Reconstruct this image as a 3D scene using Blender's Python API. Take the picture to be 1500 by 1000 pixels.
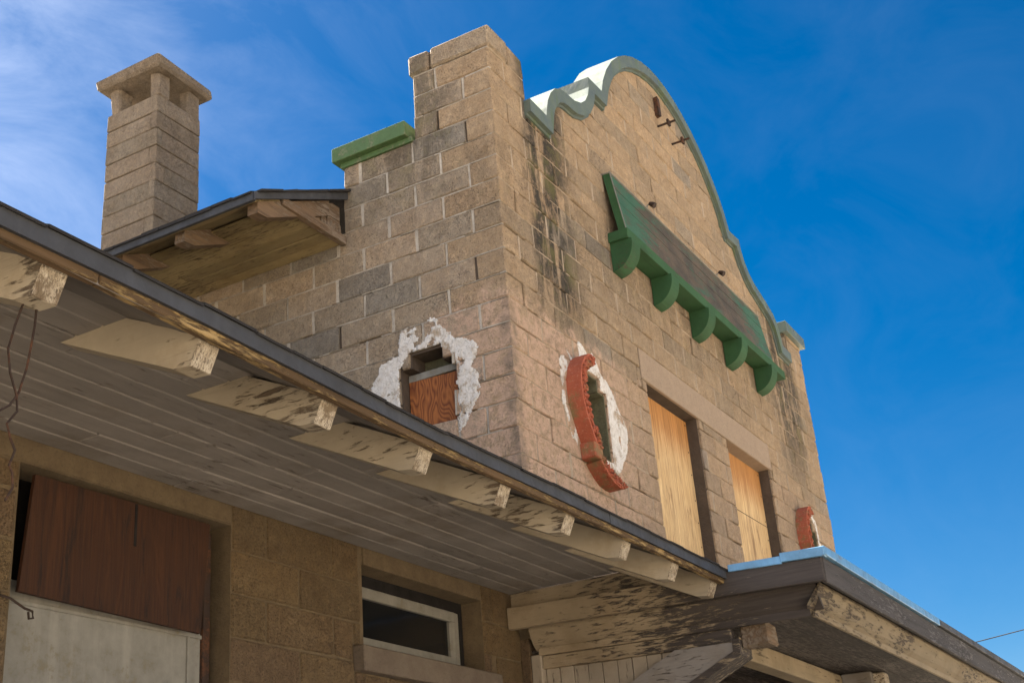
import bpy, bmesh, math, random
from mathutils import Vector, Matrix
R = math.radians
rnd = random.Random(7)
for o in list(bpy.data.objects): bpy.data.objects.remove(o)
sc = bpy.context.scene
col = sc.collection
ZO = 8.12                       # height of the tower's corner pier; build coordinates count down from there

# ------------------------------------------------------------------ camera
CAM_F, CAM_YAW, CAM_PITCH, CAM_ROLL = 1906.1, R(27.865), R(23.928), R(-4.8276)
CAM_P = Vector((-7.475, -3.950, -6.519))
fw = Vector((math.cos(CAM_YAW)*math.cos(CAM_PITCH), math.sin(CAM_YAW)*math.cos(CAM_PITCH), math.sin(CAM_PITCH)))
r0 = fw.cross(Vector((0, 0, 1))).normalized(); u0 = r0.cross(fw)
rt = math.cos(CAM_ROLL)*r0 + math.sin(CAM_ROLL)*u0
up = -math.sin(CAM_ROLL)*r0 + math.cos(CAM_ROLL)*u0
cam = bpy.data.cameras.new('camera'); cam.sensor_width = 36; cam.lens = CAM_F/1500*36
cam.clip_start = .05; cam.clip_end = 3000
camo = bpy.data.objects.new('camera', cam); col.objects.link(camo)
M = Matrix.Identity(4)
for i in range(3):
    M[i][0] = rt[i]; M[i][1] = up[i]; M[i][2] = -fw[i]
M.translation = CAM_P + Vector((0, 0, ZO))
camo.matrix_world = M
sc.camera = camo

# ------------------------------------------------------------------ light
SUN_EL, SUN_AZ = R(48), R(84)      # azimuth from +X toward +Y: behind the gable, walls in open shade
sd = Vector((math.cos(SUN_EL)*math.cos(SUN_AZ), math.cos(SUN_EL)*math.sin(SUN_AZ), math.sin(SUN_EL)))
sun = bpy.data.lights.new('sun', 'SUN'); sun.energy = 5.0; sun.angle = R(.5); sun.color = (1, .93, .82)
suno = bpy.data.objects.new('sun', sun); col.objects.link(suno)
suno.rotation_euler = sd.to_track_quat('Z', 'Y').to_euler(); suno.location = (0, 0, 40)
world = bpy.data.worlds.new('World'); sc.world = world; world.use_nodes = True
SKY_STRENGTH, SKY_SAT, SKY_VAL, CLOUD_V = .05, 1.5, .33, 3.6
wn = world.node_tree; wn.nodes.clear()
def WN(t, **k):
    n = wn.nodes.new(t)
    for a, b in k.items(): setattr(n, a, b)
    return n
wo = WN('ShaderNodeOutputWorld'); bg = WN('ShaderNodeBackground'); bg.inputs[1].default_value = SKY_STRENGTH
sky = WN('ShaderNodeTexSky', sky_type='NISHITA', sun_disc=False, sun_elevation=SUN_EL, sun_rotation=R(90)-SUN_AZ)
sky.altitude = 1200; sky.air_density = 1.0; sky.dust_density = .4; sky.ozone_density = 2.0
hs = WN('ShaderNodeHueSaturation'); hs.inputs['Saturation'].default_value = SKY_SAT; hs.inputs['Value'].default_value = SKY_VAL
wn.links.new(sky.outputs[0], hs.inputs['Color'])
tc = WN('ShaderNodeTexCoord')
# thin cirrus over the sky, combed along one wind direction
mp = WN('ShaderNodeMapping'); mp.inputs['Scale'].default_value = (2.2, 5.0, 7.0); mp.inputs['Rotation'].default_value = (.3, .5, R(35))
n1 = WN('ShaderNodeTexNoise'); n1.inputs['Scale'].default_value = 1.6; n1.inputs['Detail'].default_value = 9; n1.inputs['Roughness'].default_value = .62; n1.inputs['Distortion'].default_value = .6
n2 = WN('ShaderNodeTexNoise'); n2.inputs['Scale'].default_value = 1.1; n2.inputs['Detail'].default_value = 3
wn.links.new(tc.outputs['Generated'], mp.inputs[0]); wn.links.new(mp.outputs[0], n1.inputs[0]); wn.links.new(tc.outputs['Generated'], n2.inputs[0])
# veil thickens leftwards; unseen cover behind the camera is added to light the walls
dt = WN('ShaderNodeVectorMath', operation='DOT_PRODUCT'); dt.inputs[1].default_value = (-.72, .12, -.12)
wn.links.new(tc.outputs['Generated'], dt.inputs[0])
r1 = WN('ShaderNodeMapRange'); r1.inputs[1].default_value = .40; r1.inputs[2].default_value = .72
r2 = WN('ShaderNodeMapRange'); r2.inputs[1].default_value = -.56; r2.inputs[2].default_value = .04; r2.interpolation_type = 'SMOOTHSTEP'
wn.links.new(n1.outputs[0], r1.inputs[0]); wn.links.new(dt.outputs['Value'], r2.inputs[0])
m1 = WN('ShaderNodeMath', operation='MULTIPLY'); wn.links.new(r1.outputs[0], m1.inputs[0]); wn.links.new(r2.outputs[0], m1.inputs[1])
a1 = WN('ShaderNodeMath', operation='MULTIPLY_ADD'); wn.links.new(r2.outputs[0], a1.inputs[0]); a1.inputs[1].default_value = .42; wn.links.new(m1.outputs[0], a1.inputs[2])
a1.use_clamp = True
a0 = WN('ShaderNodeMath', operation='MULTIPLY_ADD'); wn.links.new(r1.outputs[0], a0.inputs[0]); a0.inputs[1].default_value = .018; wn.links.new(a1.outputs[0], a0.inputs[2])
mx = WN('ShaderNodeMix', data_type='RGBA'); wn.links.new(a0.outputs[0], mx.inputs[0]); wn.links.new(hs.outputs[0], mx.inputs[6])
mx.inputs[7].default_value = (CLOUD_V*.86, CLOUD_V*.93, CLOUD_V*1.12, 1)
wn.links.new(mx.outputs[2], bg.inputs[0]); wn.links.new(bg.outputs[0], wo.inputs[0])
vs = sc.view_settings
vs.view_transform = 'Standard'; vs.look = 'None'; vs.gamma = 1; vs.use_curve_mapping = False
vs.exposure = 3.05
sc.render.engine = 'CYCLES'
sc.cycles.max_bounces = 8; sc.cycles.diffuse_bounces = 5

# ------------------------------------------------------------------ materials
class NT:
    def __init__(s, name):
        s.m = bpy.data.materials.new(name); s.m.use_nodes = True; s.t = s.m.node_tree; s.n = s.t.nodes
        s.b = s.n['Principled BSDF']; s.b.inputs['Specular IOR Level'].default_value = .25
        s.geo = s.n.new('ShaderNodeNewGeometry'); s.pos = s.geo.outputs['Position']
    def link(s, a, b): s.t.links.new(a, b)
    def setv(s, sock, v):
        if hasattr(v, 'is_output'): s.link(v, sock)
        elif isinstance(v, (tuple, list)) and len(v) == 3 and sock.type == 'RGBA': sock.default_value = (*v, 1)
        else: sock.default_value = v
    def mapv(s, scale=(1, 1, 1), loc=(0, 0, 0), rot=(0, 0, 0)):
        n = s.n.new('ShaderNodeMapping'); s.link(s.pos, n.inputs[0])
        n.inputs['Scale'].default_value = scale; n.inputs['Location'].default_value = loc; n.inputs['Rotation'].default_value = rot
        return n.outputs[0]
    def noise(s, scale, detail=6, rough=.6, dist=0, vec=None):
        n = s.n.new('ShaderNodeTexNoise'); s.link(vec or s.pos, n.inputs[0])
        n.inputs['Scale'].default_value = scale; n.inputs['Detail'].default_value = detail
        n.inputs['Roughness'].default_value = rough; n.inputs['Distortion'].default_value = dist
        return n.outputs[0]
    def wave(s, scale, dist, detail, vec, dscale=1, kind='BANDS', d='X'):
        n = s.n.new('ShaderNodeTexWave'); n.wave_type = kind
        if kind == 'BANDS': n.bands_direction = d
        s.link(vec, n.inputs[0]); n.inputs['Scale'].default_value = scale; n.inputs['Distortion'].default_value = dist
        n.inputs['Detail'].default_value = detail; n.inputs['Detail Scale'].default_value = dscale
        return n.outputs['Fac']
    def vor(s, scale, vec=None, feat='DISTANCE_TO_EDGE'):
        n = s.n.new('ShaderNodeTexVoronoi'); n.feature = feat; s.link(vec or s.pos, n.inputs[0]); n.inputs['Scale'].default_value = scale
        return n.outputs['Distance']
    def rng(s, v, a, b, c=0, d=1, smooth=False):
        n = s.n.new('ShaderNodeMapRange'); s.setv(n.inputs[0], v)
        if smooth: n.interpolation_type = 'SMOOTHSTEP'
        for i, x in enumerate((a, b, c, d)): s.setv(n.inputs[i+1], x)
        return n.outputs[0]
    def math(s, op, a, b=0, c=0):
        n = s.n.new('ShaderNodeMath'); n.operation = op
        s.setv(n.inputs[0], a); s.setv(n.inputs[1], b); s.setv(n.inputs[2], c)
        return n.outputs[0]
    def mul(s, *a):
        o = a[0]
        for b in a[1:]: o = s.math('MULTIPLY', o, b)
        return o
    def mix(s, f, a, b, mode='MIX'):
        n = s.n.new('ShaderNodeMix'); n.data_type = 'RGBA'; n.blend_type = mode
        s.setv(n.inputs[0], f); s.setv(n.inputs[6], a); s.setv(n.inputs[7], b)
        return n.outputs[2]
    def ramp(s, f, stops):
        n = s.n.new('ShaderNodeValToRGB'); s.link(f, n.inputs[0]); e = n.color_ramp.elements
        while len(e) < len(stops): e.new(.5)
        for q, (p, c) in zip(e, stops): q.position = p; q.color = (*c, 1)
        return n.outputs[0]
    def attr(s, name):
        n = s.n.new('ShaderNodeAttribute'); n.attribute_name = name; return n.outputs['Fac']
    def xyz(s):
        n = s.n.new('ShaderNodeSeparateXYZ'); s.link(s.pos, n.inputs[0]); return n.outputs
    def bump(s, h, dist=.01, strength=1, prev=None):
        n = s.n.new('ShaderNodeBump'); s.link(h, n.inputs['Height']); n.inputs['Distance'].default_value = dist; n.inputs['Strength'].default_value = strength
        if prev: s.link(prev, n.inputs['Normal'])
        return n.outputs[0]
    def done(s, colr, rough=.85, nrm=None, metal=0):
        s.setv(s.b.inputs['Base Color'], colr); s.setv(s.b.inputs['Roughness'], rough); s.b.inputs['Metallic'].default_value = metal
        if nrm: s.link(nrm, s.b.inputs['Normal'])
        return s.m

def m_stone(name, pal, wall=None, dirt=.5):
    k = NT(name); t = k.attr('tint')
    c = k.ramp(t, pal)
    n = k.noise(4.2, 9, .68); f = k.noise(75, 6, .75); v = k.noise(17, 8, .75); pit = k.noise(150, 3, .6)
    c = k.mix(k.rng(n, .32, .68), c, k.mix(1, c, (.80, .75, .69), 'MULTIPLY'))
    c = k.mix(k.rng(v, .48, .70, 0, .8), c, k.mix(1, c, (1.45, 1.40, 1.30), 'MULTIPLY'))
    c = k.mix(k.rng(v, .46, .30, 0, .7), c, k.mix(1, c, (.72, .67, .61), 'MULTIPLY'))
    c = k.mix(k.rng(f, .52, .68, 0, .85), c, k.mix(1, c, (.42, .37, .33), 'MULTIPLY'))
    c = k.mix(k.rng(pit, .60, .72, 0, .8), c, (.06, .05, .04))
    x = k.xyz(); z = k.math('SUBTRACT', x[2], ZO)
    # hairline cracks and soot-dark lichen
    cn = k.noise(1.9, 6, .62, 1.2); cm = k.mul(k.rng(k.math('ABSOLUTE', k.math('SUBTRACT', cn, .5)), 0, .006, 1, 0), k.rng(k.noise(1.3, 2, .5), .5, .58))
    c = k.mix(k.mul(cm, .8), c, (.07, .055, .045))
    pm = k.noise(2.3, 9, .78); c = k.mix(k.rng(pm, .58, .74, 0, dirt), c, (.11, .10, .08))
    if wall in ('B', 'A'):
        st = k.noise(1, 7, .68, .5, k.mapv((6, 6, 1.1)))
        st2 = k.noise(8, 8, .75)
        if wall == 'B':
            # black run-off stains below the two coping ends, thinner ones elsewhere
            ax = k.math('ADD', x[0], k.mul(k.math('SUBTRACT', k.noise(2.2, 4, .6), .5), .5))
            w1 = k.mul(k.rng(ax, .38, .62, 0, 1, True), k.rng(ax, .95, 1.5, 1, 0, True), k.rng(z, -2.7, -1.9, 0, 1, True))
            w2 = k.mul(k.rng(ax, 6.0, 6.6, 0, .9, True), k.rng(ax, 7.1, 7.5, 1, 0, True), k.rng(z, -2.6, -1.3, 0, 1, True))
            w3 = k.mul(k.rng(z, -2.0, -1.4, 0, .3, True), k.rng(z, -1.2, -.8, 1, 0, True))
            w = k.math('MAXIMUM', k.math('MAXIMUM', w1, w2), w3)
        else:
            w = k.mul(k.rng(x[1], .2, .5, 0, 1, True), k.rng(x[1], .8, 1.5, 1, .4, True), k.rng(z, -1.9, -.7, 0, .6, True))
        msk = k.mul(w, k.rng(st, .38, .50), k.rng(st2, .36, .50, .3, 1))
        c = k.mix(k.mul(msk, .97), c, k.mix(k.rng(k.noise(4, 5, .7), .5, .62), (.045, .040, .032), (.12, .11, .045)))
        # salmon limewash left on the lower courses near the corner
        edge = k.math('ADD', z, k.mul(k.math('SUBTRACT', k.noise(3.1, 6, .72), .5), 1.1))
        side = k.rng(x[0], 1.4, 2.6, 1, .2, True) if wall == 'B' else k.rng(x[1], .35, .95, 1, 0, True)
        pk = k.mul(k.rng(edge, -2.5, -2.25, 1, 0, True), side, k.rng(k.noise(13, 7, .75), .40, .54, .15, 1))
        c = k.mix(k.mul(pk, .88), c, k.mix(k.rng(f, .5, .7, 0, .6), (.64, .44, .315), (.42, .275, .19)))
        cg = k.mul(k.rng(k.math('MAXIMUM', x[0], x[1]), .03, .13, 1, 0, True), k.rng(z, -2.3, -2.6, 0, 1, True), k.rng(k.noise(6, 6, .7), .35, .6))
        c = k.mix(k.mul(cg, .6), c, (.13, .115, .095))
    h = k.math('ADD', k.mul(k.noise(30, 8, .78), .8), k.mul(k.rng(pit, .62, .5), .4))
    nb = k.bump(h, .022, 1); nb = k.bump(k.noise(7, 6, .65), .04, .7, nb)
    return k.done(c, .95, nb)

def m_mortar(name, a, b):
    k = NT(name); n = k.noise(9, 7, .7); f = k.noise(80, 5, .7)
    c = k.mix(k.rng(n, .35, .65), a, b); c = k.mix(k.rng(f, .55, .75, 0, .7), c, (.06, .05, .04))
    return k.done(c, .97, k.bump(k.noise(55, 7, .75), .014, 1))

def m_wood(name, axis, paint, wood, peel=.5, grain=1, dark=(.025, .018, .012), grad=None, tv=.35):
    """painted board going grey: peel 0 = all paint, 1 = bare wood"""
    k = NT(name); sc_ = {'x': (1.2, 26, 26), 'y': (26, 1.2, 26), 'z': (26, 26, 1.2)}[axis]
    sp = {'x': (9, 55, 55), 'y': (55, 9, 55), 'z': (55, 55, 9)}[axis]
    t = k.attr('tint')
    g = k.noise(1, 7, .7, .4, k.mapv(sc_)); pl = k.noise(1, 8, .72, .3, k.mapv(sp)); n = k.noise(3, 5, .6)
    wd = k.mix(k.rng(g, .3, .7), wood, tuple(v*.42 for v in wood))
    wd = k.mix(k.rng(g, .58, .72, 0, .9), wd, dark)
    pt = k.mix(k.rng(n, .3, .7), paint, tuple(v*.72 for v in paint))
    pt = k.mix(k.rng(g, .55, .8, 0, .6*grain), pt, tuple(v*.35 for v in paint))
    pt = k.mix(k.rng(t, 0, 1, 0, tv), pt, tuple(v*.35 for v in paint))
    pt = k.mix(k.rng(k.noise(2.2, 6, .7), .52, .72, 0, .6), pt, tuple(v*w_ for v, w_ in zip(paint, (.45, .38, .28))))
    lo = .74-.42*peel
    big = k.noise(1.3, 4, .6)
    e = k.math('ADD', pl, k.mul(k.math('SUBTRACT', big, .5), .55))
    if grad: e = k.math('ADD', e, k.rng(k.xyz()[grad[0]], grad[1], grad[2], 0, grad[3]))
    f = k.rng(e, lo-.05, lo+.04)
    c = k.mix(f, pt, wd)
    h = k.math('ADD', k.mul(g, .5), k.mul(f, -.6))
    return k.done(c, .8, k.bump(h, .006, .9))

def m_metal(name, c, rough=.4, metal=.0, rust=None, amt=.3):
    k = NT(name); n = k.noise(7, 8, .7); f = k.noise(40, 5, .7); st = k.noise(1, 5, .6, 0, k.mapv((14, 14, 1)))
    cc = k.mix(k.rng(n, .3, .7), c, tuple(v*.66 for v in c))
    cc = k.mix(k.rng(st, .5, .75, 0, .5), cc, tuple(min(1, v*1.35) for v in c))
    if rust: cc = k.mix(k.rng(k.math('ADD', n, k.mul(k.math('SUBTRACT', f, .5), .5)), .62-.2*amt, .75-.2*amt), cc, rust)
    return k.done(cc, k.rng(n, .3, .7, rough*.8, min(1, rough*1.4)), k.bump(k.noise(11, 4, .5), .01, .5), metal)

PAL = [(0, (.37, .29, .20)), (.3, (.43, .325, .215)), (.6, (.46, .345, .225)), (.82, (.49, .36, .23)), (.92, (.39, .32, .235)), (1, (.28, .245, .20))]
PALS = [(0, (.36, .30, .225)), (.3, (.42, .345, .255)), (.6, (.45, .365, .27)), (.82, (.48, .38, .275)), (.92, (.36, .315, .25)), (1, (.26, .235, .20))]
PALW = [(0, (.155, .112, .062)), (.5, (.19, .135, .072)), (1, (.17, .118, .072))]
MT = dict(
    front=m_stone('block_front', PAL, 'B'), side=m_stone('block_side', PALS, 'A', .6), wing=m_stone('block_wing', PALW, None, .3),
    chim=m_stone('block_chimney', [(0, (.25, .205, .155)), (.5, (.31, .25, .185)), (1, (.27, .23, .175))], None, .45),
    mort_f=m_mortar('mortar_front', (.42, .335, .24), (.30, .235, .17)), mort_s=m_mortar('mortar_side', (.47, .42, .35), (.33, .29, .235)), gap=m_mortar('joint_gap', (.10, .075, .055), (.07, .052, .038)),
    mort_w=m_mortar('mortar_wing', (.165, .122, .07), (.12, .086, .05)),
    concrete=m_mortar('concrete_lintel', (.33, .25, .175), (.29, .215, .15)),
    sill=m_mortar('sill_concrete', (.17, .135, .10), (.13, .10, .075)),
    soffit=m_wood('soffit_paint', 'x', (.265, .238, .212), (.14, .112, .09), .22, .9),
    rafter=m_wood('rafter_paint', 'y', (.47, .40, .295), (.17, .125, .085), .17, 1, grad=(1, -1.22, -1.42, .10)),
    strip=m_wood('eave_strip', 'x', (.36, .25, .11), (.12, .075, .038), .66, 1),
    upsoff=m_wood('upper_soffit', 'y', (.36, .275, .135), (.13, .088, .045), .26, 1.5, tv=.8),
    upraf=m_wood('upper_rafter', 'x', (.26, .205, .15), (.19, .125, .075), .62, 1),
    cream_y=m_wood('cream_trim_y', 'y', (.34, .27, .18), (.075, .062, .054), .22, .8, grad=(1, -.35, -1.6, .30)),
    cream_x=m_wood('cream_trim_x', 'x', (.30, .235, .145), (.085, .064, .045), .30, .9),
    grey_y=m_wood('grey_board_y', 'y', (.17, .145, .14), (.09, .075, .07), .75, 1),
    grey_x=m_wood('grey_board_x', 'x', (.15, .138, .132), (.068, .060, .056), .66, 1),
    dark_x=m_wood('bare_soffit_x', 'x', (.15, .125, .105), (.05, .039, .032), .6, 1, tv=.6),
    cream_z=m_wood('cream_boards', 'z', (.36, .305, .235), (.12, .09, .068), .16, .8),
    brace=m_wood('grey_brace', 'y', (.30, .275, .25), (.12, .10, .085), .26, 1),
    drip=m_metal('drip_edge', (.050, .052, .057), .6, 0),
    flash=m_metal('blue_flashing', (.16, .33, .50), .35, .3, (.16, .12, .09), .15),
    green=m_metal('green_cap', (.066, .122, .046), .55, 0, (.13, .145, .085), .5),
    dkgreen=m_wood('green_paint', 'x', (.032, .092, .036), (.075, .06, .035), .16, 1, dark=(.012, .02, .010), tv=.2),
    olive=m_mortar('olive_niche', (.15, .145, .085), (.085, .08, .05)),
    iron=m_metal('rusty_iron', (.035, .022, .016), .8, 0, (.09, .04, .02), .6),
    white=m_metal('white_paint', (.22, .21, .18), .6, 0, (.16, .14, .10), .35),
    black=m_metal('black_gap', (.012, .010, .009), .8),
    roof=m_mortar('roof_shingle', (.035, .032, .030), (.022, .02, .019)),
)
# rafter end grain: pale paint crazed by dark checks
k = NT('rafter_end'); n = k.noise(26, 8, .75); d1 = k.noise(1, 5, .7, 1.5, k.mapv((150, 20, 40), rot=(0, .7, 0))); d2 = k.noise(1, 5, .7, 1.5, k.mapv((150, 20, 40), rot=(0, -.8, 0)))
c = k.mix(k.rng(n, .35, .65), (.55, .48, .37), (.33, .265, .18)); c = k.mix(k.rng(d1, .53, .58, 0, .85), c, (.085, .06, .04)); c = k.mix(k.rng(d2, .55, .60, 0, .8), c, (.07, .05, .035)); c = k.mix(k.rng(k.noise(12, 6, .75), .52, .60, 0, .85), c, (.16, .115, .07))
MT['rafend'] = k.done(c, .85, k.bump(d1, .01, .9))
# verdigris coping
k = NT('coping_metal'); n = k.noise(6, 8, .7); st = k.noise(1, 6, .65, .2, k.mapv((10, 10, 1.4)))
c = k.mix(k.rng(n, .35, .65), (.110, .135, .105), (.075, .098, .098)); c = k.mix(k.rng(st, .52, .68, 0, .75), c, (.085, .12, .045))
c = k.mix(k.rng(k.noise(26, 6, .7), .6, .74, 0, .6), c, (.07, .075, .06)); MT['coping'] = k.done(c, .5, k.bump(n, .008, .6))
# sign board: green paint scraped to brown
k = NT('sign_face'); st = k.noise(1, 8, .75, .6, k.mapv((4, 40, 30), rot=(0, R(-28), 0))); n = k.noise(3.5, 7, .7); b = k.noise(1.1, 4, .6, 0, k.mapv((1, 1, 2)))
mid = k.mul(k.rng(k.xyz()[0], 2.2, 2.9, 0, 1, True), k.rng(k.xyz()[0], 4.9, 5.6, 1, 0, True))
c = k.mix(k.rng(n, .3, .7), (.022, .068, .038), (.05, .12, .066))
e = k.math('ADD', k.math('ADD', st, k.mul(k.math('SUBTRACT', b, .5), .5)), k.mul(mid, .12))
c = k.mix(k.rng(e, .53, .57, 0, .92), c, k.mix(k.rng(n, .4, .6), (.105, .072, .045), (.055, .038, .024)))
c = k.mix(k.rng(k.noise(1, 8, .8, 1, k.mapv((14, 70, 40), rot=(0, R(-40), 0))), .60, .66, 0, .8), c, (.26, .25, .20))
MT['sign'] = k.done(c, .65, k.bump(st, .006, .8))
# terracotta
k = NT('terracotta'); n = k.noise(9, 8, .7); c = k.mix(k.rng(n, .3, .7), (.40, .110, .058), (.27, .07, .038)); c = k.mix(k.rng(k.noise(5, 6, .7), .50, .62, 0, .9), c, (.17, .135, .06))
c = k.mix(k.rng(k.noise(45, 5, .7), .55, .7, 0, .5), c, (.5, .25, .17)); MT['terra'] = k.done(c, .9, k.bump(k.noise(50, 7, .75), .01, 1))
# flaking white plaster
k = NT('white_plaster'); n = k.noise(12, 8, .75); c = k.mix(k.rng(n, .3, .65), (.80, .78, .74), (.62, .57, .50)); c = k.mix(k.rng(k.noise(6, 9, .8), .52, .60, 0, .92), c, (.40, .31, .215)); c = k.mix(k.rng(k.noise(19, 6, .8), .60, .66, 0, .8), c, (.24, .21, .11)); c = k.mix(k.rng(k.vor(16, k.mapv((1, 1, 1))), .02, 0, 0, .5), c, (.2, .17, .13))
MT['plaster'] = k.done(c, .95, k.bump(k.noise(42, 8, .8), .02, 1))
# plywoods
def m_ply(name, c0, c1, c2, ax, top=None):
    k = NT(name); sc_ = (5, 1, 1.0) if ax == 'B' else (1, 5, 1.0)
    wv = k.noise(1.2, 2, .5, 0, k.mapv((7, 7, .55))); w = k.rng(k.math('ABSOLUTE', k.math('SUBTRACT', k.math('FRACT', k.mul(wv, 13)), .5)), .05, .45)
    g = k.noise(1, 8, .75, .4, k.mapv((75, 75, 2.2))); n = k.noise(3, 6, .65); b = k.noise(1, 6, .7, .6, k.mapv((14, 14, 2.0)))
    c = k.mix(w, c0, c1); c = k.mix(k.rng(g, .44, .62, 0, .8), c, c2); c = k.mix(k.rng(n, .35, .7, 0, .6), c, c1)
    c = k.mix(k.rng(b, .57, .64, 0, .9), c, c2); c = k.mix(k.rng(b, .42, .33, 0, .4), c, tuple(min(.85, v*1.35) for v in c0))
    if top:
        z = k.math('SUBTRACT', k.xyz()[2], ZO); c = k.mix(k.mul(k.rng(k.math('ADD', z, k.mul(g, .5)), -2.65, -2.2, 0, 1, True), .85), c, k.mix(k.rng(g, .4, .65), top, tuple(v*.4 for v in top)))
    return k.done(c, .75, k.bump(g, .004, .8))
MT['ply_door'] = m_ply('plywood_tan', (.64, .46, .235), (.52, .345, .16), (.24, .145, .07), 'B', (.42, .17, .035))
MT['rustply'] = m_ply('plywood_rust', (.050, .019, .007), (.036, .013, .005), (.016, .008, .005), 'B')
k = NT('plywood_red'); wv = k.noise(1.4, 2, .5, 0, k.mapv((1, 4.2, 1.5))); w = k.math('FRACT', k.mul(wv, 17)); g = k.noise(1, 6, .7, .3, k.mapv((60, 60, 6)))
c = k.mix(k.rng(k.math('ABSOLUTE', k.math('SUBTRACT', w, .5)), .02, .42), (.13, .037, .012), (.30, .105, .028)); c = k.mix(k.rng(g, .45, .75, 0, .5), c, (.07, .022, .009))
MT['ply_red'] = k.done(c, .7, k.bump(g, .003, .7))
k = NT('pane_glass'); MT['glass'] = k.done((.006, .007, .008), .12); k.b.inputs['Specular IOR Level'].default_value = .5
k = NT('desert_ground'); n = k.noise(.15, 8, .6); f = k.noise(9, 8, .75); c = k.mix(k.rng(n, .3, .7), (.42, .365, .295), (.36, .305, .24)); c = k.mix(k.rng(f, .5, .75, 0, .6), c, (.25, .21, .16))
MT['ground'] = k.done(c, .95, k.bump(f, .05, .8))

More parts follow.
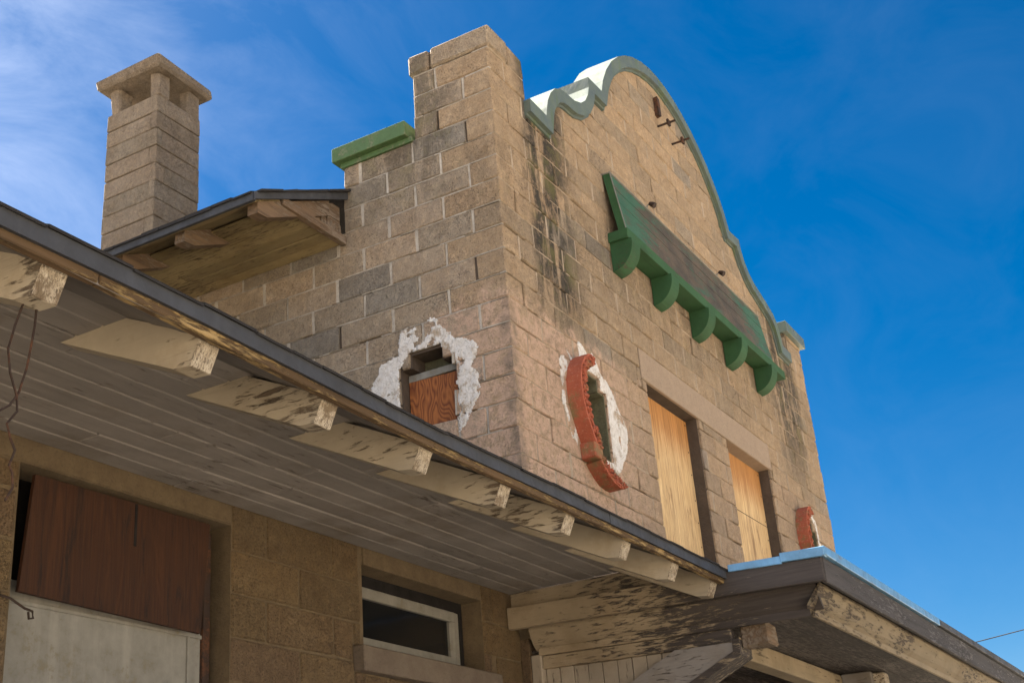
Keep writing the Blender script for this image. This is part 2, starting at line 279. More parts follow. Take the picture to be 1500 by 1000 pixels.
# ------------------------------------------------------------------ mesh helpers
class MB:
    def __init__(s): s.v = []; s.f = []; s.t = []
    def face(s, idx, t=0): s.f.append(idx); s.t.append(t)
    def rbox(s, x0, x1, y0, y1, z0, z1, b=.0, j=0.0, t=None):
        t = rnd.random() if t is None else t
        if b <= 0: b = .0015
        b = min(b, (x1-x0)*.45, (y1-y0)*.45, (z1-z0)*.45)
        base = len(s.v); ix = {}
        J = lambda: rnd.uniform(-j, j) if j else 0
        for sx in (0, 1):
            for sy in (0, 1):
                for sz in (0, 1):
                    c = (x1 if sx else x0, y1 if sy else y0, z1 if sz else z0)
                    d = (-b if sx else b, -b if sy else b, -b if sz else b)
                    jj = (J(), J(), J())
                    for a in range(3):
                        p = [c[i] + (0 if i == a else d[i]) + jj[i] for i in range(3)]
                        p[a] += J()*.4
                        ix[(sx, sy, sz, a)] = len(s.v); s.v.append(tuple(p))
        def g(a, *k): return ix[(*k, a)]
        for q in (0, 1):
            s.face([g(0, q, 0, 0), g(0, q, 1, 0), g(0, q, 1, 1), g(0, q, 0, 1)], t)
            s.face([g(1, 0, q, 0), g(1, 1, q, 0), g(1, 1, q, 1), g(1, 0, q, 1)], t)
            s.face([g(2, 0, 0, q), g(2, 1, 0, q), g(2, 1, 1, q), g(2, 0, 1, q)], t)
        for p in (0, 1):
            for q in (0, 1):
                s.face([g(0, p, q, 0), g(1, p, q, 0), g(1, p, q, 1), g(0, p, q, 1)], t)
                s.face([g(0, p, 0, q), g(2, p, 0, q), g(2, p, 1, q), g(0, p, 1, q)], t)
                s.face([g(1, 0, p, q), g(2, 0, p, q), g(2, 1, p, q), g(1, 1, p, q)], t)
        for a in (0, 1):
            for b_ in (0, 1):
                for c_ in (0, 1): s.face([g(0, a, b_, c_), g(1, a, b_, c_), g(2, a, b_, c_)], t)
        return s
    def prism(s, poly, axis, lo, hi, t=None):
        """polygon (two coords) extruded along axis"""
        t = rnd.random() if t is None else t
        n = len(poly); b = len(s.v)
        for w in (lo, hi):
            for (p, q) in poly:
                s.v.append((w, p, q) if axis == 0 else (p, w, q) if axis == 1 else (p, q, w))
        s.face(list(range(b, b+n)), t); s.face(list(range(b+n, b+2*n))[::-1], t)
        for i in range(n):
            k_ = (i+1) % n; s.face([b+i, b+k_, b+n+k_, b+n+i], t)
        return s
    def strip(s, A, B, axis, lo, hi, t=0):
        """band between two polylines A (outer) and B (inner), extruded along axis; convex-free safe"""
        n = len(A); b = len(s.v)
        mk = lambda w, p: (w, *p) if axis == 0 else (p[0], w, p[1])
        for i in range(n): s.v += [mk(lo, A[i]), mk(lo, B[i]), mk(hi, A[i]), mk(hi, B[i])]
        for i in range(n-1):
            p = b+4*i; q = p+4
            s.face([p, q, q+1, p+1], t); s.face([p+2, p+3, q+3, q+2], t)
            s.face([p, p+2, q+2, q], t); s.face([p+1, q+1, q+3, p+3], t)
        s.face([b, b+1, b+3, b+2], t); e = b+4*(n-1); s.face([e, e+2, e+3, e+1], t)
        return s
    def tube(s, pts, r, seg=6, t=0):
        b = len(s.v); n = len(pts); pts = [Vector(p) for p in pts]
        for i, p in enumerate(pts):
            d = (pts[min(i+1, n-1)]-pts[max(i-1, 0)]).normalized()
            a = d.cross(Vector((.31, .2, .93))); a = a.normalized() if a.length > .01 else Vector((1, 0, 0)); c = d.cross(a)
            rr = r[i] if isinstance(r, (list, tuple)) else r
            for q in range(seg):
                an = 2*math.pi*q/seg; s.v.append(tuple(p + a*math.cos(an)*rr + c*math.sin(an)*rr))
        for i in range(n-1):
            for q in range(seg):
                k_ = (q+1) % seg; s.face([b+i*seg+q, b+i*seg+k_, b+(i+1)*seg+k_, b+(i+1)*seg+q], t)
        s.face(list(range(b, b+seg))[::-1], t); s.face(list(range(b+(n-1)*seg, b+n*seg)), t)
        return s
    def shear(s, fn): s.v = [fn(*p) for p in s.v]; return s
    def build(s, name, mat, parent=None, kind=None, smooth=False):
        lo = [min(p[i] for p in s.v) for i in range(3)]; hi = [max(p[i] for p in s.v) for i in range(3)]
        c = Vector(((lo[0]+hi[0])/2, (lo[1]+hi[1])/2, (lo[2]+hi[2])/2))
        me = bpy.data.meshes.new(name); me.from_pydata([tuple(Vector(p)-c) for p in s.v], [], s.f)
        bm = bmesh.new(); bm.from_mesh(me); bmesh.ops.recalc_face_normals(bm, faces=bm.faces); bm.to_mesh(me); bm.free()
        at = me.attributes.new('tint', 'FLOAT', 'FACE'); at.data.foreach_set('value', s.t)
        if smooth: me.polygons.foreach_set('use_smooth', [True]*len(me.polygons))
        me.materials.append(MT[mat])
        o = bpy.data.objects.new(name, me); col.objects.link(o)
        wl = c + Vector((0, 0, ZO)); o['_w'] = tuple(wl)
        attach(o, parent, wl)
        if kind: o['kind'] = kind
        return o
WL = {}
def attach(o, parent, wl):
    WL[o.name] = wl
    if '_w' in o: del o['_w']
    if parent: o.parent = parent; o.location = wl - WL[parent.name]
    else: o.location = wl
def empty(name, x, y, z, label=None, cat=None, group=None, parent=None):
    o = bpy.data.objects.new(name, None); col.objects.link(o); o.empty_display_size = .2
    attach(o, parent, Vector((x, y, z+ZO)))
    if label: tag(o, label, cat, group)
    return o
def tag(o, label, cat, group=None):
    o['label'] = label; o['category'] = cat
    if group: o['group'] = group
    return o
def proj(p):
    d = Vector(p)-CAM_P; w = d.dot(fw); return 750+CAM_F*d.dot(rt)/w, 500-CAM_F*d.dot(up)/w

# ------------------------------------------------------------------ ground
mb = MB(); N = 48; S = 600
for i in range(N+1):
    for j in range(N+1):
        a = (i/N*2-1); b = (j/N*2-1); x = S*a*abs(a); y = S*b*abs(b)
        d = math.hypot(x, y); mb.v.append((x, y, -ZO + (0 if d < 60 else (d-60)*.012*math.sin(x*.013+1)*math.cos(y*.017))))
for i in range(N):
    for j in range(N): mb.face([i*(N+1)+j, (i+1)*(N+1)+j, (i+1)*(N+1)+j+1, i*(N+1)+j+1])
g = mb.build('ground', 'ground', smooth=True); g['kind'] = 'structure'
g['label'] = 'pale sandy desert ground around the depot'

# ------------------------------------------------------------------ depot: outlines
BW = 7.8                                   # width of the gable front
TOP = [(.561, -.407), (.849, -.419), (.871, -.327), (.908, -.226), (.977, -.115), (1.076, -.017), (1.187, .040), (1.292, .062), (1.376, .066), (1.462, .075), (1.597, .126), (1.704, .21), (1.783, .322), (1.819, .421), (1.832, .542),
       (2.123, .552), (2.185, .707), (2.304, .903), (2.477, 1.108), (2.67, 1.277), (2.857, 1.403), (3.071, 1.511), (3.308, 1.594), (3.517, 1.637), (3.724, 1.653), (3.951, 1.637), (4.177, 1.592), (4.403, 1.519), (4.622, 1.415), (4.82, 1.292), (4.98, 1.165), (5.145, 1.0), (5.27, .85), (5.361, .70), (5.44, .51),
       (5.76, .53), (5.775, .408), (5.85, .265), (5.95, .165), (6.07, .095), (6.273, .035), (6.494, -.030), (6.66, -.096), (6.765, -.189), (6.825, -.33), (6.86, -.445), (7.14, -.455)]
def offset(pl, d):
    out = []
    for i, p in enumerate(pl):
        a = Vector(pl[max(i-1, 0)]); b = Vector(p); c = Vector(pl[min(i+1, len(pl)-1)])
        n1 = (b-a); n2 = (c-b); n1 = n1 if n1.length else n2; n2 = n2 if n2.length else n1
        n1 = Vector((n1.y, -n1.x)).normalized(); n2 = Vector((n2.y, -n2.x)).normalized()
        m = n1+n2; m = m/ max(.6, m.dot(n1)) if m.length > .01 else n1
        out.append(tuple(b + m*d))
    return out
UND = offset(TOP, .125)
MID = offset(TOP, .06)
def gtop(x):
    if x < .585: return 0.0
    if x > 7.16: return -.10
    pl = MID
    for i in range(len(pl)-1):
        (a, za), (b, zb) = pl[i], pl[i+1]
        if a <= x <= b: return za + (zb-za)*((x-a)/max(1e-6, b-a))
    return pl[0][1] if x < pl[0][0] else pl[-1][1]
# openings on the gable front (x0,x1,z0,z1)
N1 = 1.29; N2 = 6.83; NZ = -3.28
OPEN_B = [(2.455, 3.632, -5, -2.30), (4.387, 5.66, -5, -2.30)]
for c0 in (N1, N2): OPEN_B += [(c0-.235, c0+.235, NZ, -2.715), (c0-.12, c0+.12, -2.715, -2.61)]
LINT = (2.345, 5.735, -2.30, -2.0)
OPEN_A = [(.485, .958, -3.22, -2.73), (.60, .865, -2.73, -2.63)]
OPEN_W = [(-4.17, -2.943, -9, -4.735), (-1.912, -.684, -5.17, -4.728)]
def subtract(rects, op):
    out = []
    for (a, b, c, d) in rects:
        x0, x1, z0, z1 = op
        if x1 <= a or x0 >= b or z1 <= c or z0 >= d: out.append((a, b, c, d)); continue
        if x0 > a: out.append((a, x0, c, d)); a2 = x0
        else: a2 = a
        if x1 < b: out.append((x1, b, c, d)); b2 = x1
        else: b2 = b
        if z1 < d: out.append((a2, b2, z1, d))
        if z0 > c: out.append((a2, b2, c, z0))
    return [r for r in out if r[1]-r[0] > .03 and r[3]-r[2] > .03]

depot = empty('train_depot', 3.9, 4, -ZO, 'abandoned concrete block train depot with curved mission gable and shingled eaves', 'building')
BLOCKS = []          # (px area, MB, wall key)
def add_block(wall, x0, x1, y0, y1, z0, z1, vis, b=None, j=.0040, t=None):
    if t is None: t = rnd.random()*.86 if rnd.random() > (.15 if wall == 'side_wall' else .05) else rnd.uniform(.9, 1)
    m = MB().rbox(x0, x1, y0, y1, z0, z1, rnd.uniform(.004, .010) if b is None else b, j, t)
    pts = [proj(p) for p in vis]
    ar = 0
    for i in range(len(pts)):
        (a, b_), (c, d) = pts[i], pts[(i+1) % len(pts)]; ar += a*d-b_*c
    cx = sum(p[0] for p in pts)/len(pts); cy = sum(p[1] for p in pts)/len(pts)
    ar = abs(ar)/2
    if not (-30 < cx < 1530 and -20 < cy < 1020): ar = 0
    BLOCKS.append([ar, m, wall, (cx, cy)])
    return m
JH, JV = .0055, .009           # half joints
H = .2
def fx(): return rnd.uniform(-.003, .004)

# gable front blocks
for kc in range(-9, 21):
    z1 = -H*kc; z0 = z1-H
    long_b = kc % 2 == 0
    if kc >= 0:
        qx, qy = (.5, .25) if long_b else (.25, .5)
        if kc == 0: add_block('gable_wall', -.018, .30, -.018, .53, z0+JH, 0, [(0, 0, z0), (0, .5, z0), (0, .5, z1), (0, 0, z1)], .016); start = .315
        else:
            add_block('gable_wall', fx(), qx-JV, fx(), qy-JV, z0+JH, z1-JH, [(0, 0, z0), (0, qy, z0), (0, qy, z1), (0, 0, z1), (qx, 0, z1), (qx, 0, z0)]); start = qx
    else: start = .5 if long_b else .25
    xs = [start]; x = start
    while x < BW-.01:
        x = x+.5+rnd.uniform(-.012, .012) if x+.62 < BW else BW
        xs.append(x)
    if kc == 0: xs = [.315, .584] + [q for q in xs if q > .8]
    if kc in (1, 2): xs = [q for q in xs if q < .5 or q > .75] + [.585]; xs = sorted(xs if start < .5 else [start] + xs)
    for a, b in zip(xs, xs[1:]):
        if a > 7.9: continue
        zr = [(a, b, z0, z1)]
        if gtop(a) <= z0 and gtop(b) <= z0 and gtop((a+b)/2) <= z0: continue
        for op in OPEN_B + [LINT]: zr = subtract(zr, op)
        for (p, q, c, d) in zr:
            p2, q2, c2, d2 = p+JV, q-JV, c+JH, d-JH
            sm = [gtop(p2+(q2-p2)*i/10) for i in range(11)]
            y0 = fx()
            vis = [(p, 0, c), (q, 0, c), (q, 0, d), (p, 0, d)]
            if min(sm) >= d2-.004:
                add_block('gable_wall', p2, q2, y0, .25, c2, d2, vis)
            elif max(sm) > c2+.03:
                m = MB(); pl = [(p2, c2), (q2, c2)] if sm[-1] > c2 else [(p2, c2)]
                tops = [(p2+(q2-p2)*i/10, min(d2, s_)) for i, s_ in enumerate(sm) if s_ > c2+.002]
                if p2 not in [t[0] for t in tops] and sm[0] <= c2: pl = [(tops[0][0], c2), (q2, c2)]
                if sm[-1] <= c2: pl = [pl[0], (tops[-1][0], c2)]
                if tops[0][0] > .561 and tops[-1][0] < 7.16 or a > 1:
                    m.prism(pl + tops[::-1], 1, y0, .25)
                    BLOCKS.append([60, m, 'gable_wall', proj((p, 0, c))])
# side (left) face of the gable block
for kc in range(0, 21):
    z1 = -H*kc; z0 = z1-H; long_b = kc % 2 == 0
    if kc == 0:
        add_block('side_wall', -.02, .23, .545, .745, z0+JH, -.004, [(0, .54, z0), (0, .74, z0), (0, .74, z1), (0, .54, z1)], .022); continue
    ys = [.25 if long_b else .5]; ymax = .725 if kc < 4 else 1.435 if kc < 7 else 5.2
    while ys[-1] < ymax-.01: ys.append(ys[-1]+.5+rnd.uniform(-.012, .012) if ys[-1]+.6 < ymax else ymax)
    for a, b in zip(ys, ys[1:]):
        zr = [(a, b, z0, z1)]
        for op in OPEN_A: zr = subtract(zr, op)
        for (p, q, c, d) in zr:
            add_block('side_wall', fx()-(.006 if rnd.random() < .1 else 0), .25, p+JV+.002, q-JV-.002, c+JH, d-JH, [(0, p, c), (0, q, c), (0, q, d), (0, p, d)])
# wing wall
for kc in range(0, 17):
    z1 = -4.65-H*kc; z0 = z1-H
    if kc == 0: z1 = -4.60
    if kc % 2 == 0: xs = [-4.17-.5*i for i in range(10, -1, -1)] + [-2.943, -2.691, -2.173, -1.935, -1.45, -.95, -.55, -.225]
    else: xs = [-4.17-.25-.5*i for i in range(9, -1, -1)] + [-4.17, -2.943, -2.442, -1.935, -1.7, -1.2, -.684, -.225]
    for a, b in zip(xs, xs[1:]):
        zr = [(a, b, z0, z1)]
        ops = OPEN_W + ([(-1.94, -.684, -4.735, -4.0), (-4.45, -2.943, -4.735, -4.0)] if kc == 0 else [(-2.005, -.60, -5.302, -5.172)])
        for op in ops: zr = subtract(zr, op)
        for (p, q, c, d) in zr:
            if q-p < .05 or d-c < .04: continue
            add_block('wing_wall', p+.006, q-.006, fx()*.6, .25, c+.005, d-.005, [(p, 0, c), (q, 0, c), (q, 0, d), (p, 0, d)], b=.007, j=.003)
# chimney courses: four blocks laid pinwheel-fashion in each course
CX0, CX1, CY0, CY1 = .58, 1.195, 4.10, 4.795
z = 1.37
kc = 0
while z > -1.3:
    z0 = z-.2; d = .17
    j = lambda: rnd.uniform(-.008, .008)
    h_ = rnd.uniform(.08, .13)
    if kc % 2 == 0: rr = [(CX0, CX0+h_, CY0, CY1), (CX0+h_, CX1, CY0, CY0+d), (CX1-d, CX1, CY0+d, CY1), (CX0+h_, CX1-d, CY1-d, CY1)]
    else: rr = [(CX0, CX0+d, CY0+h_, CY1), (CX0, CX1, CY0, CY0+h_), (CX1-d, CX1, CY0+h_, CY1-d), (CX0+d, CX1, CY1-d, CY1)]
    for (a, b, c, e) in rr:
        add_block('chimney', a+j()*.5, b+j()*.5, c+j()*.5, e+j()*.5, z0+.004, z-.004, [(a, c, z0), (a, e, z0), (a, e, z), (a, c, z), (b, c, z), (b, c, z0)], b=.006, j=.004)
    z = z0; kc += 1

# ------------------------------------------------------------------ depot: wall cores (mortar) and blocks
def core(name, ranges, ops, ztop, zbot, axis, lo, hi, mat, step=.06):
    br = set(); a, b = ranges
    n = int((b-a)/step)+1
    for i in range(n+1): br.add(round(a+(b-a)*i/n, 4))
    for o in ops:
        for q in o[:2]:
            if a < q < b: br.add(q)
    br = sorted(br); m = MB()
    for p, q in zip(br, br[1:]):
        if q-p < 1e-4: continue
        iv = [(zbot, min(ztop(p+1e-4), ztop(q-1e-4)))]
        for o in ops:
            if o[0] < q-1e-5 and o[1] > p+1e-5:
                nv = []
                for (u, v) in iv:
                    if o[3] <= u or o[2] >= v: nv.append((u, v)); continue
                    if u < o[2]: nv.append((u, o[2]))
                    if v > o[3]: nv.append((o[3], v))
                iv = nv
        for (u, v) in iv:
            if v-u > .005: m.prism([(p, u), (q, u), (q, v), (p, v)], axis, lo, hi, .5)
    return m.build(name, mat, depot)
gable_wall = core('gable_wall', (.012, BW-.01), OPEN_B, lambda x: gtop(x)-.014, -4.6, 1, .022, .30, 'gap')
def atop(y): return -.012 if y < .725 else -.805 if y < 1.435 else -1.48
side_wall = core('side_wall', (.30, 5.3), OPEN_A+[(.7, .74, -.7, 0)], atop, -4.6, 0, .022, .30, 'gap', .1)
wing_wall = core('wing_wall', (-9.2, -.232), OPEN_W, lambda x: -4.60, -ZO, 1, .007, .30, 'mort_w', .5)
chimney = MB().rbox(CX0+.02, CX1-.02, CY0+.02, CY1-.02, -1.4, 1.34).build('chimney', 'mort_w', depot)
WALLS = dict(gable_wall=(gable_wall, 'front'), side_wall=(side_wall, 'side'), wing_wall=(wing_wall, 'wing'), chimney=(chimney, 'chim'))
BLOCKS.sort(key=lambda q: -q[0])
rest = {}
for i, (ar, m, w, c) in enumerate(BLOCKS):
    par, mat = WALLS[w]
    if i < 300 and ar > 0: m.build('block', mat, par)
    else:
        r = rest.setdefault(w, MB()); n = len(r.v); r.v += m.v; r.f += [[q+n for q in f] for f in m.f]; r.t += m.t
for w, m in rest.items():
    par, mat = WALLS[w]; m.build('blockwork', mat, par, kind='stuff')
# mortar: beads of uneven depth left in the joints, some fallen out
def beads(wall, mat, runs, drop):
    m = MB()
    for (ax, u0, u1, z0, z1, vert) in runs:
        if rnd.random() < drop: continue
        d = rnd.choice((.0, .001, .003, .007)) + rnd.random()*.002
        a, b = (u0, u1)
        if ax == 1: m.rbox(a, b, d, .03, z0, z1, .002, .0018, .5)
        else: m.rbox(d, .03, a, b, z0, z1, .002, .0018, .5)
    m.build('mortar_joints', mat, wall, kind='stuff')
def blocked(u, z, ops): return any(o[0]-.01 < u < o[1]+.01 and o[2]-.01 < z < o[3]+.01 for o in ops)
def runs_for(ax, u_max, ops, topf, rows, start):
    out = []
    for kc in rows:
        z = -H*kc; u = .004
        while u < u_max(kc):
            L = rnd.uniform(.05, .30); e = min(u+L, u_max(kc))
            if not any(blocked(q, z, ops) for q in (u, e, (u+e)/2)) and min(topf(u), topf(e)) > z+.02:
                up_ = rnd.uniform(.001, .007); dn = rnd.uniform(.002, .007)
                out.append((ax, u, e-.002, z-dn, z+up_, 0))
            u = e
    return out
def verts_for(ax, wallname):
    out = []
    for (ar, m, w, c) in BLOCKS:
        if w != wallname: continue
        lo = [min(p[i] for p in m.v) for i in range(3)]; hi = [max(p[i] for p in m.v) for i in range(3)]
        u = hi[0] if ax == 1 else hi[1]
        if hi[2]-lo[2] < .15: continue
        ops = OPEN_B + [LINT] if wallname == 'gable_wall' else OPEN_A
        if blocked(u+.004, (lo[2]+hi[2])/2, ops) or u > (BW-.03 if ax == 1 else 5.1): continue
        if ax == 1 and gtop(u+.01) < hi[2]: continue
        if ax == 0 and (u > 1.42 and lo[2] > -1.5 or u > .70 and lo[2] > -.82): continue
        out.append((ax, u-.008, u+.014+rnd.random()*.016, lo[2]+.002, hi[2]-.002, 1))
    return out
beads(gable_wall, 'mort_f', runs_for(1, lambda k_: BW-.02, OPEN_B+[LINT], gtop, range(-7, 20), 0), .30)
beads(gable_wall, 'mort_f', verts_for(1, 'gable_wall'), .2)
beads(side_wall, 'mort_s', runs_for(0, lambda k_: .72 if k_ < 4 else 1.43 if k_ < 8 else 5.1, OPEN_A, lambda y: 9, range(1, 20), 0) + verts_for(0, 'side_wall') + [(0, qy-.012, qy+.010, -H*k_-H+.004, -H*k_-.004, 1) for k_ in range(1, 20) for qy in ((.25 if k_ % 2 == 0 else .5),)], .05)
# the return at the right end of the gable front and the rest of the tower's shell
MB().rbox(BW-.30, BW-.012, .30, 9.0, -4.6, -.9).build('far_wall', 'mort_f', depot)
MB().rbox(.02, BW-.02, 8.7, 9.0, -ZO, -1.5).build('rear_wall', 'mort_f', depot)
MB().rbox(.02, BW-.02, .05, .29, -ZO, -4.61).build('base_wall', 'mort_w', depot)
# lintel over the two boarded doors
MB().rbox(LINT[0]+.004, LINT[1]-.004, -.004, .26, LINT[2], LINT[3]-.004, .006, .002).build('lintel', 'concrete', gable_wall)
for (a, b) in ((-1.905, -.69), (-4.44, -2.949)):
    MB().rbox(a, b, -.002, .26, -4.733, -4.61, .004, .002).build('lintel', 'mort_w', wing_wall)
# cement fillet where the roof meets the tower
m = MB()
a = -.02
while a < 1.35:
    w_ = rnd.uniform(.012, .03); zz = -3.85-.06*a + .035*math.sin(a*9)*math.sin(a*23) + rnd.uniform(-.008, .008)
    m.rbox(a, a+w_+.004, -.022-.012*abs(math.sin(a*14))-rnd.random()*.003, .02, -4.78, zz, .006, .004, .5); a += w_
m.build('cement_fillet', 'concrete', gable_wall)

# ------------------------------------------------------------------ depot: parapet metalwork
cp = MB().strip(TOP, UND, 1, -.055, .30).build('parapet_coping', 'coping', depot)
MB().strip([(a, b) for a, b in offset(TOP, .124)], [(a, b) for a, b in offset(TOP, .150)], 1, -.016, .28).build('coping_trim', 'coping', cp)
c1 = MB().rbox(-.075, .30, .765, 1.485, -.765, -.635, .004, .001).build('parapet_cap', 'green', depot)
MB().rbox(-.018, .28, .735, 1.44, -.81, -.7655).build('cap_trim', 'green', c1)
c2 = MB().rbox(7.14, 7.87, -.06, .36, -.145, -.005, .004, .001).build('parapet_cap', 'coping', depot)
# iron stud with plates high on the gable
for (x, z) in ((3.70, 1.02), (4.07, .99)):
    o = MB().tube([(x, .05, z), (x, -.20, z)], .014).build('wall_anchor', 'iron', gable_wall)
    MB().rbox(x-.035, x+.035, -.14, -.118, z-.035, z+.035, .004).build('anchor_plate', 'iron', o) if False else None
    m = MB().tube([(x, .05, z), (x, -.20, z)], .013); m.rbox(x-.034, x+.034, -.135, -.110, z-.034, z+.034, .004)
    bpy.data.objects.remove(o); m.build('wall_anchor', 'iron', gable_wall)
MB().rbox(3.66, 3.72, -.05, .02, 1.13, 1.36, .005, .006).build('bracket_stub', 'iron', gable_wall)

# ------------------------------------------------------------------ depot: chimney head
CXm, CYm = (CX0+CX1)/2, (CY0+CY1)/2
for (a, b) in ((CX0, CY0), (CX1-.19, CY0), (CX0, CY1-.16), (CX1-.19, CY1-.16)):
    MB().rbox(a+.015, a+.19, b+.01, b+.15, 1.36, 1.665, .02, .012).build('chimney_pillar', 'chim', chimney)
MB().rbox(CX0-.10, CX1+.11, CY0-.09, CY1+.10, 1.66, 1.78, .03, .016).build('chimney_cap', 'chim', chimney)

# ------------------------------------------------------------------ depot: upper roof (over the gable block)
SL = .475
EX, EZ = -1.115, -1.578                      # eave line of the upper roof (top of deck)
rx = BW/2
def uz(x): return EZ+(x-EX)*SL
m = MB(); Y0, Y1 = 1.415, 9.3
m.prism([(EX, EZ), (rx, uz(rx)), (BW-EX, EZ), (BW-EX, EZ-.03), (rx, uz(rx)-.03), (EX, EZ-.03)], 1, Y0, Y1, .3)
uroof = m.build('upper_roof', 'roof', depot)
m = MB()
y = Y0
while y < 5.6:
    w = rnd.uniform(.16, .30); m.prism([(EX-.045, EZ-.014+rnd.random()*.012), (EX+.5, uz(EX+.5)+.004), (EX+.5, uz(EX+.5)+.022), (EX-.045, EZ+.008+rnd.random()*.012)], 1, y, y+w-.008); y += w
m.build('eave_shingles', 'roof', uroof, kind='stuff')
x = EX
m = MB()
while x < .2:
    w = rnd.uniform(.14, .26); m.prism([(x, uz(x)+.006), (x+w, uz(x+w)+.006), (x+w, uz(x+w)+.02+rnd.random()*.012), (x, uz(x)+.02+rnd.random()*.012)], 1, Y0-.035-rnd.random()*.03, Y0+.3); x += w*.97
m.build('verge_shingles', 'roof', uroof, kind='stuff')
MB().rbox(EX-.03, EX-.003, Y0-.02, Y1, EZ-.062, EZ+.004, .003).build('drip_edge', 'drip', uroof)
MB().prism([(EX-.03, EZ-.06), (0, uz(0)-.06+.0), (0, uz(0)+.004), (EX-.03, EZ+.004)], 1, Y0-.03, Y0-.012).build('drip_edge', 'drip', uroof)
US = -1.5
for i, (a, b) in enumerate(zip([0-.13*k_ for k_ in range(6)], [0-.13*(k_+1) for k_ in range(6)])):
    y = Y0+.05
    while y < 5.2:
        L = rnd.uniform(1.2, 2.6); ye = min(5.2, y+L)
        MB().rbox(b+.004, a-.003, y+.001, ye-.004, US-rnd.uniform(0, .006), US+.02, .005, .003).build('soffit_board', 'upsoff', uroof); y = ye
for i in range(3):
    xa = EX+.005+i*.125
    m = MB().prism([(xa, uz(xa)-.055), (xa+.122, uz(xa+.122)-.055), (xa+.122, uz(xa+.122)-.034), (xa, uz(xa)-.034)], 1, Y0+.02, 5.2)
    m.build('sheathing_board', 'upsoff', uroof)
def urafter(y, w=.095):
    top = lambda x: uz(x)-.056
    d = .135
    return MB().prism([(EX+.05, top(EX+.05)), (-.2, top(-.2)), (-.2, top(-.2)-d), (EX+.16, top(EX+.16)-d), (EX+.05, top(EX+.05)-d+.045)], 1, y, y+w)
for i in range(7): urafter(Y0+.012+i*.66 if i == 0 else 1.50+i*.63).build('rafter', 'upraf', uroof)
# the open end of the eave box, boarded up with rough planks
MB().rbox(-.80, -.005, Y0-.01, Y0+.045, US-.022, US+.055, .004, .003).build('soffit_trim', 'upraf', uroof)
for pl in ([(-.383, -1.30), (-.02, -1.30), (-.02, -1.17), (-.115, -1.17)], [(-.32, -1.445), (-.02, -1.445), (-.02, -1.306), (-.32, -1.306)]):
    MB().prism(pl, 1, Y0+.045, Y0+.075).build('closing_board', 'upraf', uroof)
for i in range(7): MB().rbox(-.28+i*.037, -.28+i*.037+.03, Y0+.03, Y0+.043, -1.46+rnd.uniform(-.02, .02), -1.33+rnd.uniform(-.03, .03), .002, .004).build('splintered_lath', 'upraf', uroof)
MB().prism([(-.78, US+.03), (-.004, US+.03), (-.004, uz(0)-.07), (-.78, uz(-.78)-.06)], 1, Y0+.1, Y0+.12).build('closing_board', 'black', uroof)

# ------------------------------------------------------------------ depot: wing roof and its eave
WS = -4.645; WX0, WX1 = -9.2, -.37
EY, WSL = -1.44, .465
def wz(y): return -4.742 + (y-EY)*WSL         # top of deck
m = MB(); YR = 4.2
m.prism([(EY, wz(EY)), (YR, wz(YR)), (2*YR-EY, wz(EY)), (2*YR-EY, wz(EY)-.03), (YR, wz(YR)-.03), (EY, wz(EY)-.03)], 0, WX0, -.30, .3)
wroof = m.build('wing_roof', 'roof', depot)
MB().prism([(0.0, wz(0)), (YR, wz(YR)), (YR, wz(YR)-.03), (0, wz(0)-.03)], 0, -.299, .008).build('roof_infill', 'roof', wroof)
m = MB(); x = WX0
while x < WX1:
    w = rnd.uniform(.14, .32); zz = rnd.uniform(0, .010)
    m.prism([(EY-.034, wz(EY)-.004+zz), (EY+.3, wz(EY+.3)+.004), (EY+.3, wz(EY+.3)+.016), (EY-.034, wz(EY)+.006+zz)], 0, x, min(WX1, x+w-.006)); x += w
SHW = m
def sag(x):
    t = max(0, min(1, (x+5.0)/1.9)); return -.030*t*t*(3-2*t) + .003*math.sin(x*2.1)
def droop(x, y, z): return (x, y, z + sag(x)*max(0, min(1, (-y-.95)/.45)))
SHW.shear(droop).build('eave_shingles', 'roof', wroof, kind='stuff')
def drip_run(x0, x1, dz, dy):
    n = max(2, int((x1-x0)/.25)); m = MB()
    for i in range(n+1):
        x = x0+(x1-x0)*i/n; s_ = sag(x)+dz+rnd.uniform(-.0012, .0012)
        for (yy, zz) in ((EY-.022, -4.733), (EY-.004, -4.733), (EY-.004, -4.786), (EY-.022, -4.789)): m.v.append((x, yy+dy, zz+s_))
    for i in range(n):
        for q in range(4):
            r_ = (q+1) % 4; m.face([i*4+q, (i+1)*4+q, (i+1)*4+r_, i*4+r_], .5)
    m.face([0, 1, 2, 3]); m.face([n*4+q for q in range(4)][::-1])
    m.build('drip_edge', 'drip', wroof)
for (a, b, dz, dy) in ((WX0, -6.1, 0, 0), (-6.12, -3.93, -.002, -.0025), (-3.95, -1.9, .001, 0), (-1.92, WX1, -.001, -.0025)): drip_run(a, b, dz, dy)
x = WX0
while x < WX1:
    L = rnd.uniform(1.0, 1.8); xe = min(WX1, x+L)
    MB().rbox(x, xe-.002, EY-.006, EY+.028, -4.812, -4.780, .004, .002).shear(droop).build('eave_strip', 'strip', wroof); x = xe
